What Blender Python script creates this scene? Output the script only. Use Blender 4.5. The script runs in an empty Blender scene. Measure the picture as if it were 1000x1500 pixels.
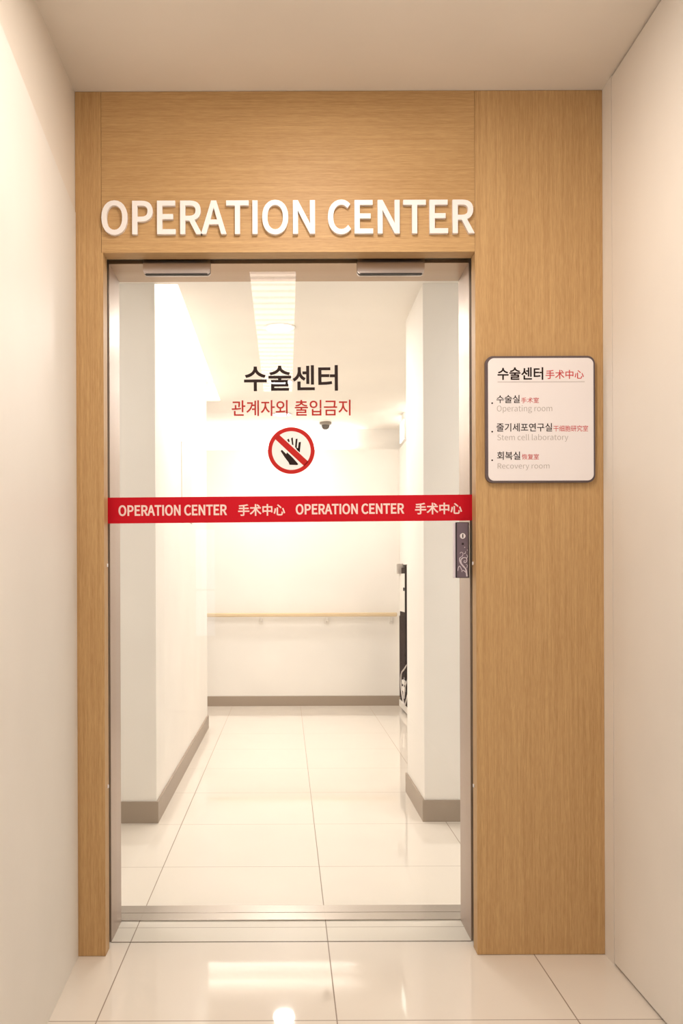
import bpy, bmesh, math
from mathutils import Vector, Matrix

scene = bpy.context.scene
COL = scene.collection
R = math.radians

# ------------------------------------------------------------------ camera
F = 1303.0                       # focal length in pixels of a 1000 x 1500 frame
CX, CY = 419.0, 852.0            # where the optical axis meets the frame
EYE = 1.096                      # lens height above the floor
ROLL = 0.0035
cam_d = bpy.data.cameras.new('camera')
cam = bpy.data.objects.new('camera', cam_d)
COL.objects.link(cam)
cam_d.sensor_fit = 'AUTO'
cam_d.sensor_width = 36.0
cam_d.lens = F / 1500.0 * 36.0
cam_d.shift_x = (500.0 - CX) / 1500.0
cam_d.shift_y = (CY - 750.0) / 1500.0
cam_d.clip_start = 0.05
cam.location = (0, 0, EYE)
cam.rotation_euler = (R(90), ROLL, 0)
scene.camera = cam

# ------------------------------------------------------------------ world, exposure, lamps
w = bpy.data.worlds.new('daylight')
scene.world = w
w.use_nodes = True
w.node_tree.nodes['Background'].inputs[0].default_value = (0.88, 0.92, 1.0, 1)
w.node_tree.nodes['Background'].inputs[1].default_value = 1.7
scene.view_settings.view_transform = 'Standard'
scene.view_settings.look = 'None'
scene.view_settings.gamma = 1.0
scene.view_settings.exposure = 0.0
scene.view_settings.use_curve_mapping = False
scene.cycles.use_denoising = True
scene.cycles.max_bounces = 10
scene.cycles.diffuse_bounces = 5
scene.cycles.glossy_bounces = 5
scene.cycles.transparent_max_bounces = 16
scene.cycles.sample_clamp_indirect = 6.0
scene.cycles.caustics_reflective = False
scene.cycles.caustics_refractive = False

CEIL_F = 2.534                   # ceiling of the lobby in front of the door
CEIL_C = 2.455                   # ceiling of the corridor behind it
PANEL_EMIT = 6.8                 # linear ceiling lamp over the lobby
DOWN_EMIT = 30.0                 # lens of each corridor downlight
DOWNS = [(-0.03, 4.75), (-0.03, 6.04), (-0.03, 7.22)]


def area(name, loc, rot, sx, sy, power, col, shape='RECTANGLE', spread=180):
    l = bpy.data.lights.new(name, 'AREA')
    l.shape = shape
    l.size = sx
    l.size_y = sy
    l.energy = power
    l.color = col
    l.spread = R(spread)
    o = bpy.data.objects.new(name, l)
    o.location = loc
    o.rotation_euler = rot
    COL.objects.link(o)
    return o


WARM = (1.0, 0.885, 0.785)
CORR = (1.0, 0.935, 0.90)
for (dx, dy) in DOWNS:
    area('downlight_lamp', (dx, dy, CEIL_C - 0.012), (0, 0, 0), 0.16, 0.16, 10.5, CORR, 'DISK')
# fill lamp added out of view, brightens the lobby before the door
area('door_fill', (0.10, 1.78, CEIL_F - 0.016), (0, 0, 0), 0.18, 0.50, 12.5, WARM)
# tubes lying in the cove along the left corridor wall and on the ledges of the end and right walls
area('cove_lamp', (-0.545, 5.4, CEIL_C + 0.10), (0, 0, 0), 0.05, 2.5, 15.0, CORR)
area('cove_lamp', (-0.30, 7.915, 2.275), (R(180), 0, 0), 1.75, 0.05, 7.5, CORR)
area('cove_lamp', (1.06, 7.2, 2.275), (R(180), 0, 0), 0.05, 0.9, 1.2, CORR)
area('side_bay_fill', (-1.5, 3.35, CEIL_C - 0.02), (0, 0, 0), 0.5, 0.3, 9.0, (1.0, 0.95, 0.92))  # added unseen pair, brightens the wall faces flanking the corridor
area('side_bay_fill', (1.5, 3.35, CEIL_C - 0.02), (0, 0, 0), 0.5, 0.3, 9.0, (1.0, 0.95, 0.92))
# side passages of the corridor, lit by their own ceiling lamps out of sight
area('side_passage_lamp', (-1.6, 7.2, CEIL_C - 0.02), (0, 0, 0), 0.6, 0.6, 5.0, CORR)


# ------------------------------------------------------------------ helpers
def unroll(x, y):
    a, b = x - CX, y - CY
    c, s = math.cos(ROLL), math.sin(ROLL)
    return a * c - b * s, a * s + b * c


def at(x, y, D):
    """the point of the photograph (x, y) on the upright plane D metres ahead"""
    u, v = unroll(x, y)
    return u * D / F, EYE - v * D / F


class MB:
    def __init__(self):
        self.bm = bmesh.new()

    def box(self, x0, x1, y0, y1, z0, z1, bevel=0.0, seg=2):
        t = bmesh.new()
        bmesh.ops.create_cube(t, size=1.0)
        for v in t.verts:
            v.co = Vector(((x0 + x1) / 2 + v.co.x * (x1 - x0), (y0 + y1) / 2 + v.co.y * (y1 - y0), (z0 + z1) / 2 + v.co.z * (z1 - z0)))
        if bevel:
            bmesh.ops.bevel(t, geom=t.edges[:], offset=bevel, segments=seg, profile=0.5, affect='EDGES')
        self.join(t)
        return self

    def join(self, t, M=None):
        if M is not None:
            bmesh.ops.transform(t, matrix=M, verts=t.verts[:])
        me = bpy.data.meshes.new('tmp')
        t.to_mesh(me)
        t.free()
        self.bm.from_mesh(me)
        bpy.data.meshes.remove(me)
        return self

    def prism(self, poly, y0, y1):
        """outline in (x, z), from depth y0 to y1"""
        a = [self.bm.verts.new((x, y0, z)) for x, z in poly]
        b = [self.bm.verts.new((x, y1, z)) for x, z in poly]
        n = len(poly)
        self.bm.faces.new(a)
        self.bm.faces.new(b[::-1])
        for i in range(n):
            self.bm.faces.new((a[i], b[i], b[(i + 1) % n], a[(i + 1) % n]))
        bmesh.ops.recalc_face_normals(self.bm, faces=self.bm.faces[:])
        return self

    def ring(self, cx, cz, ro, ri, y0, y1, n=72):
        L = []
        for r, y in ((ro, y0), (ro, y1), (ri, y1), (ri, y0)):
            L.append([self.bm.verts.new((cx + r * math.cos(2 * math.pi * i / n), y, cz + r * math.sin(2 * math.pi * i / n))) for i in range(n)])
        for k in range(4):
            a, b = L[k], L[(k + 1) % 4]
            for i in range(n):
                self.bm.faces.new((a[i], a[(i + 1) % n], b[(i + 1) % n], b[i]))
        bmesh.ops.recalc_face_normals(self.bm, faces=self.bm.faces[:])
        return self

    def lathe(self, prof, cx, cy, n=40):
        """(radius, z) profile turned about the upright axis at cx, cy"""
        L = []
        for r, z in prof:
            L.append([self.bm.verts.new((cx + max(r, 1e-5) * math.cos(2 * math.pi * i / n), cy + max(r, 1e-5) * math.sin(2 * math.pi * i / n), z)) for i in range(n)])
        for a, b in zip(L, L[1:]):
            for i in range(n):
                self.bm.faces.new((a[i], a[(i + 1) % n], b[(i + 1) % n], b[i]))
        bmesh.ops.recalc_face_normals(self.bm, faces=self.bm.faces[:])
        return self

    def tube(self, pts, rad, n=10):
        pts = [Vector(p) for p in pts]
        rads = rad if isinstance(rad, (list, tuple)) else [rad] * len(pts)
        rings = []
        for i, p in enumerate(pts):
            d = (pts[min(i + 1, len(pts) - 1)] - pts[max(i - 1, 0)]).normalized()
            u = d.orthogonal().normalized() if not rings else (pu - d * pu.dot(d)).normalized()
            pu = u
            v = d.cross(u)
            rings.append([self.bm.verts.new(p + (u * math.cos(2 * math.pi * k / n) + v * math.sin(2 * math.pi * k / n)) * rads[i]) for k in range(n)])
        for a, b in zip(rings, rings[1:]):
            for k in range(n):
                self.bm.faces.new((a[k], a[(k + 1) % n], b[(k + 1) % n], b[k]))
        self.bm.faces.new(rings[0][::-1])
        self.bm.faces.new(rings[-1])
        bmesh.ops.recalc_face_normals(self.bm, faces=self.bm.faces[:])
        return self

    def build(self, name, mat, parent=None, smooth=False):
        me = bpy.data.meshes.new(name)
        self.bm.to_mesh(me)
        self.bm.free()
        return link(name, me, mat, parent, smooth)


def link(name, me, mat, parent=None, smooth=False):
    if mat is not None:
        me.materials.clear()
        me.materials.append(mat)
    if smooth:
        for p in me.polygons:
            p.use_smooth = True
    o = bpy.data.objects.new(name, me)
    COL.objects.link(o)
    if parent is not None:
        o.parent = parent
        off = Vector((0, 0, 0))
        q = parent
        while q is not None:
            off += q.location
            q = q.parent
        me.transform(Matrix.Translation(-off))
    return o


def tag(o, label=None, cat=None, group=None, kind=None):
    if label:
        o['label'] = label
    if cat:
        o['category'] = cat
    if group:
        o['group'] = group
    if kind:
        o['kind'] = kind
    return o


def empty(name, loc):
    o = bpy.data.objects.new(name, None)
    o.location = loc
    o.empty_display_size = 0.1
    COL.objects.link(o)
    return o


def rrect(x0, x1, z0, z1, r, corners='abcd', n=7):
    """rounded rectangle; corners a bottom-left, b bottom-right, c top-right, d top-left"""
    out = []
    for key, cx, cz, a0, px_, pz_ in (('a', x0 + r, z0 + r, 180, x0, z0), ('b', x1 - r, z0 + r, 270, x1, z0), ('c', x1 - r, z1 - r, 0, x1, z1), ('d', x0 + r, z1 - r, 90, x0, z1)):
        if key in corners and r > 0:
            for k in range(n + 1):
                t = R(a0 + 90 * k / n)
                out.append((cx + r * math.cos(t), cz + r * math.sin(t)))
        else:
            out.append((px_, pz_))
    return out


# ------------------------------------------------------------------ materials
def mat(name, col, rough=0.5, metal=0.0, spec=0.5, coat=0.0, emit=None, estr=0.0):
    m = bpy.data.materials.new(name)
    m.use_nodes = True
    b = m.node_tree.nodes['Principled BSDF']
    b.inputs['Base Color'].default_value = (*col, 1)
    b.inputs['Roughness'].default_value = rough
    b.inputs['Metallic'].default_value = metal
    b.inputs['Specular IOR Level'].default_value = spec
    b.inputs['Coat Weight'].default_value = coat
    if emit:
        b.inputs['Emission Color'].default_value = (*emit, 1)
        b.inputs['Emission Strength'].default_value = estr
    return m


def nodes(m):
    return m.node_tree.nodes, m.node_tree.links, m.node_tree.nodes['Principled BSDF']


def paint(name, col, rough=0.55, amp=0.03, spec=0.3):
    m = mat(name, col, rough, spec=spec)
    N, L, b = nodes(m)
    tc = N.new('ShaderNodeTexCoord')
    no = N.new('ShaderNodeTexNoise')
    no.inputs['Scale'].default_value = 2.3
    no.inputs['Detail'].default_value = 4
    L.new(tc.outputs['Object'], no.inputs['Vector'])
    r = N.new('ShaderNodeValToRGB')
    r.color_ramp.elements[0].position = 0.3
    r.color_ramp.elements[1].position = 0.7
    r.color_ramp.elements[0].color = (*[c * (1 - amp) for c in col], 1)
    r.color_ramp.elements[1].color = (*[min(1, c * (1 + amp)) for c in col], 1)
    L.new(no.outputs['Fac'], r.inputs['Fac'])
    L.new(r.outputs['Color'], b.inputs['Base Color'])
    n2 = N.new('ShaderNodeTexNoise')
    n2.inputs['Scale'].default_value = 260
    L.new(tc.outputs['Object'], n2.inputs['Vector'])
    bp = N.new('ShaderNodeBump')
    bp.inputs['Strength'].default_value = 0.03
    bp.inputs['Distance'].default_value = 0.002
    L.new(n2.outputs['Fac'], bp.inputs['Height'])
    L.new(bp.outputs['Normal'], b.inputs['Normal'])
    return m


def wood(name, axis, lo, hi, seed=0.0):
    """straight-grained veneer; axis is the grain direction"""
    m = mat(name, hi, 0.48, spec=0.3)
    N, L, b = nodes(m)
    tc = N.new('ShaderNodeTexCoord')

    def streak(across, along, det, off):
        mp = N.new('ShaderNodeMapping')
        s = [across] * 3
        s['xyz'.index(axis)] = along
        mp.inputs['Scale'].default_value = s
        mp.inputs['Location'].default_value = (off + seed, off * 2, off * 3 + seed)
        L.new(tc.outputs['Object'], mp.inputs['Vector'])
        n = N.new('ShaderNodeTexNoise')
        n.inputs['Scale'].default_value = 1
        n.inputs['Detail'].default_value = det
        n.inputs['Roughness'].default_value = 0.6
        L.new(mp.outputs['Vector'], n.inputs['Vector'])
        return n.outputs['Fac']

    def mix(a, b_, f):
        x = N.new('ShaderNodeMath')
        x.operation = 'MULTIPLY_ADD'
        L.new(a, x.inputs[0])
        x.inputs[1].default_value = f
        if isinstance(b_, float):
            x.inputs[2].default_value = b_
        else:
            L.new(b_, x.inputs[2])
        return x.outputs[0]

    broad = streak(7, 0.8, 2, 3.1)
    line = streak(190, 3.0, 2, 7.7)
    fine = streak(640, 30, 2, 1.3)
    v = mix(fine, mix(line, mix(broad, 0.0, 0.16), 0.36), 0.48)
    r = N.new('ShaderNodeValToRGB')
    r.color_ramp.elements[0].position = 0.32
    r.color_ramp.elements[1].position = 0.68
    r.color_ramp.elements[0].color = (*lo, 1)
    r.color_ramp.elements[1].color = (*hi, 1)
    L.new(v, r.inputs['Fac'])
    L.new(r.outputs['Color'], b.inputs['Base Color'])
    bp = N.new('ShaderNodeBump')
    bp.inputs['Strength'].default_value = 0.12
    bp.inputs['Distance'].default_value = 0.001
    L.new(v, bp.inputs['Height'])
    L.new(bp.outputs['Normal'], b.inputs['Normal'])
    return m


def brushed(name, col, axis, rough=0.3):
    m = mat(name, col, rough, metal=1.0)
    N, L, b = nodes(m)
    tc = N.new('ShaderNodeTexCoord')
    mp = N.new('ShaderNodeMapping')
    s = [900] * 3
    s['xyz'.index(axis)] = 6
    mp.inputs['Scale'].default_value = s
    L.new(tc.outputs['Object'], mp.inputs['Vector'])
    n = N.new('ShaderNodeTexNoise')
    n.inputs['Scale'].default_value = 1
    L.new(mp.outputs['Vector'], n.inputs['Vector'])
    bp = N.new('ShaderNodeBump')
    bp.inputs['Strength'].default_value = 0.10
    bp.inputs['Distance'].default_value = 0.0005
    L.new(n.outputs['Fac'], bp.inputs['Height'])
    L.new(bp.outputs['Normal'], b.inputs['Normal'])
    return m


def tiles(name, col, grout, X0, Y0, step=0.6, half=0.0016):
    m = mat(name, col, 0.07, spec=0.5)
    N, L, b = nodes(m)
    tc = N.new('ShaderNodeTexCoord')
    sp = N.new('ShaderNodeSeparateXYZ')
    L.new(tc.outputs['Object'], sp.inputs[0])

    def M(op, a, bb=None, c=None):
        x = N.new('ShaderNodeMath')
        x.operation = op
        for i, q in enumerate((a, bb, c)):
            if q is None:
                continue
            if isinstance(q, (int, float)):
                x.inputs[i].default_value = q
            else:
                L.new(q, x.inputs[i])
        return x.outputs[0]

    def lines(sock, o):
        p = M('PINGPONG', M('SUBTRACT', sock, o), step / 2)       # 0 on a joint
        return M('LESS_THAN', p, half)

    joint = M('MAXIMUM', lines(sp.outputs[0], X0), lines(sp.outputs[1], Y0))
    no = N.new('ShaderNodeTexNoise')
    no.inputs['Scale'].default_value = 5
    no.inputs['Detail'].default_value = 5
    L.new(tc.outputs['Object'], no.inputs['Vector'])
    r = N.new('ShaderNodeValToRGB')
    r.color_ramp.elements[0].color = (*[c * 0.97 for c in col], 1)
    r.color_ramp.elements[1].color = (*[min(1, c * 1.03) for c in col], 1)
    L.new(no.outputs['Fac'], r.inputs['Fac'])
    mx = N.new('ShaderNodeMix')
    mx.data_type = 'RGBA'
    L.new(joint, mx.inputs['Factor'])
    L.new(r.outputs['Color'], mx.inputs[6])
    mx.inputs[7].default_value = (*grout, 1)
    L.new(mx.outputs[2], b.inputs['Base Color'])
    L.new(M('MULTIPLY_ADD', joint, 0.6, 0.035), b.inputs['Roughness'])
    bp = N.new('ShaderNodeBump')
    bp.inputs['Strength'].default_value = 0.04
    bp.inputs['Distance'].default_value = 0.0005
    n2 = N.new('ShaderNodeTexNoise')
    n2.inputs['Scale'].default_value = 9
    L.new(tc.outputs['Object'], n2.inputs['Vector'])
    L.new(n2.outputs['Fac'], bp.inputs['Height'])
    L.new(bp.outputs['Normal'], b.inputs['Normal'])
    return m


def clear_glass(name, tint=(0.985, 0.995, 0.985), r0=0.041):
    m = bpy.data.materials.new(name)
    m.use_nodes = True
    N, L = m.node_tree.nodes, m.node_tree.links
    N.remove(N['Principled BSDF'])
    tr = N.new('ShaderNodeBsdfTransparent')
    tr.inputs[0].default_value = (*tint, 1)
    gl = N.new('ShaderNodeBsdfGlossy')
    gl.inputs['Roughness'].default_value = 0.0
    lw = N.new('ShaderNodeLayerWeight')
    lw.inputs['Blend'].default_value = 0.5
    pw = N.new('ShaderNodeMath')
    pw.operation = 'POWER'
    pw.inputs[1].default_value = 5
    L.new(lw.outputs['Facing'], pw.inputs[0])
    ma = N.new('ShaderNodeMath')
    ma.operation = 'MULTIPLY_ADD'
    ma.inputs[1].default_value = 1 - r0
    ma.inputs[2].default_value = r0
    L.new(pw.outputs[0], ma.inputs[0])
    mx = N.new('ShaderNodeMixShader')
    L.new(ma.outputs[0], mx.inputs[0])
    L.new(tr.outputs[0], mx.inputs[1])
    L.new(gl.outputs[0], mx.inputs[2])
    L.new(mx.outputs[0], N['Material Output'].inputs['Surface'])
    return m


OAK_LO, OAK_HI = (0.425, 0.245, 0.100), (0.625, 0.405, 0.190)
M = {
    'lobby_paint': paint('lobby_paint', (0.81, 0.755, 0.68)),
    'leaf_paint': paint('leaf_paint', (0.80, 0.775, 0.73), 0.5),
    'corridor_paint': paint('corridor_paint', (0.88, 0.845, 0.80)),
    'corridor_ceiling': paint('corridor_ceiling', (0.86, 0.81, 0.74)),
    'tile': tiles('polished_tile', (0.82, 0.755, 0.675), (0.30, 0.235, 0.18), 0.123, 2.221),
    'oak_upright': wood('oak_veneer_upright', 'z', OAK_LO, OAK_HI),
    'oak_level': wood('oak_veneer_level', 'x', OAK_LO, OAK_HI, 5.0),
    'rail_wood': wood('pale_rail_wood', 'x', (0.66, 0.50, 0.30), (0.78, 0.63, 0.42)),
    'steel_up': brushed('brushed_steel_upright', (0.45, 0.37, 0.325), 'z', 0.42),
    'steel_level': brushed('brushed_steel_level', (0.44, 0.32, 0.225), 'x', 0.34),
    'sill_steel': brushed('sill_steel', (0.46, 0.42, 0.385), 'x', 0.24),
    'fitting': mat('satin_fitting_steel', (0.66, 0.60, 0.58), 0.22, metal=1.0),
    'shade_gap': mat('dark_joint', (0.15, 0.10, 0.06), 0.8),
    'skirting': mat('taupe_skirting', (0.33, 0.26, 0.20), 0.45),
    'glass': clear_glass('clear_door_glass'),
    'white_acrylic': mat('white_acrylic', (0.91, 0.875, 0.87), 0.35),
    'red_film': mat('red_film', (0.60, 0.004, 0.016), 0.50, spec=0.2),
    'band_letters': mat('pale_pink_film', (0.92, 0.72, 0.68), 0.45),
    'black_film': mat('dark_brown_film', (0.022, 0.010, 0.008), 0.5, spec=0.2),
    'red_letters': mat('red_letter_film', (0.43, 0.020, 0.014), 0.50, spec=0.25),
    'ring_red': mat('sign_red_film', (0.53, 0.016, 0.012), 0.50, spec=0.25),
    'white_film': mat('white_film', (0.95, 0.94, 0.93), 0.45),
    'lock_plate': mat('mauve_grey_lock_plate', (0.20, 0.155, 0.195), 0.30, metal=0.6),
    'lock_body': mat('black_lock_body', (0.022, 0.013, 0.016), 0.30),
    'silver': mat('bright_silver', (0.90, 0.85, 0.87), 0.30, metal=0.4),
    'lock_print': mat('lock_print_silver', (0.74, 0.67, 0.74), 0.35, metal=0.2),
    'sign_face': mat('sign_face_white', (0.87, 0.825, 0.825), 0.40),
    'sign_edge': mat('sign_edge_grey', (0.115, 0.085, 0.090), 0.40),
    'sign_grey': mat('sign_grey_print', (0.46, 0.41, 0.385), 0.5),
    'sign_black': mat('sign_black_print', (0.020, 0.010, 0.009), 0.6, spec=0.1),
    'sign_red': mat('sign_red_print', (0.58, 0.040, 0.045), 0.5),
    'white_metal': mat('white_powder_coat', (0.84, 0.80, 0.75), 0.4),
    'dark_cabinet': mat('dark_brown_cabinet', (0.050, 0.034, 0.030), 0.9, spec=0.0),
    'black_edge': mat('black_cabinet_edge', (0.012, 0.006, 0.005), 0.9, spec=0.0),
    'grey_box': mat('warm_grey_plastic', (0.42, 0.37, 0.33), 0.5),
    'cable': mat('pale_cable', (0.72, 0.66, 0.62), 0.45),
    'rubber': mat('black_rubber', (0.02, 0.018, 0.016), 0.6),
    'camera_grey': mat('grey_camera_plastic', (0.33, 0.29, 0.25), 0.45),
    'camera_dome': mat('smoked_dome', (0.10, 0.085, 0.075), 0.15),
    'lamp_lens': mat('lit_lamp_lens', (0.9, 0.9, 0.9), 0.4, emit=(1.0, 0.92, 0.84), estr=DOWN_EMIT),
    'panel_lens': mat('lit_panel_lens', (0.9, 0.9, 0.9), 0.4, emit=(1.0, 0.885, 0.785), estr=PANEL_EMIT),
    'exit_face': mat('lit_exit_face', (0.9, 0.95, 0.9), 0.4, emit=(0.88, 1.0, 0.93), estr=3.0),
    'exit_green': mat('exit_green', (0.01, 0.35, 0.16), 0.4, emit=(0.02, 0.55, 0.28), estr=0.8),
}


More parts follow.
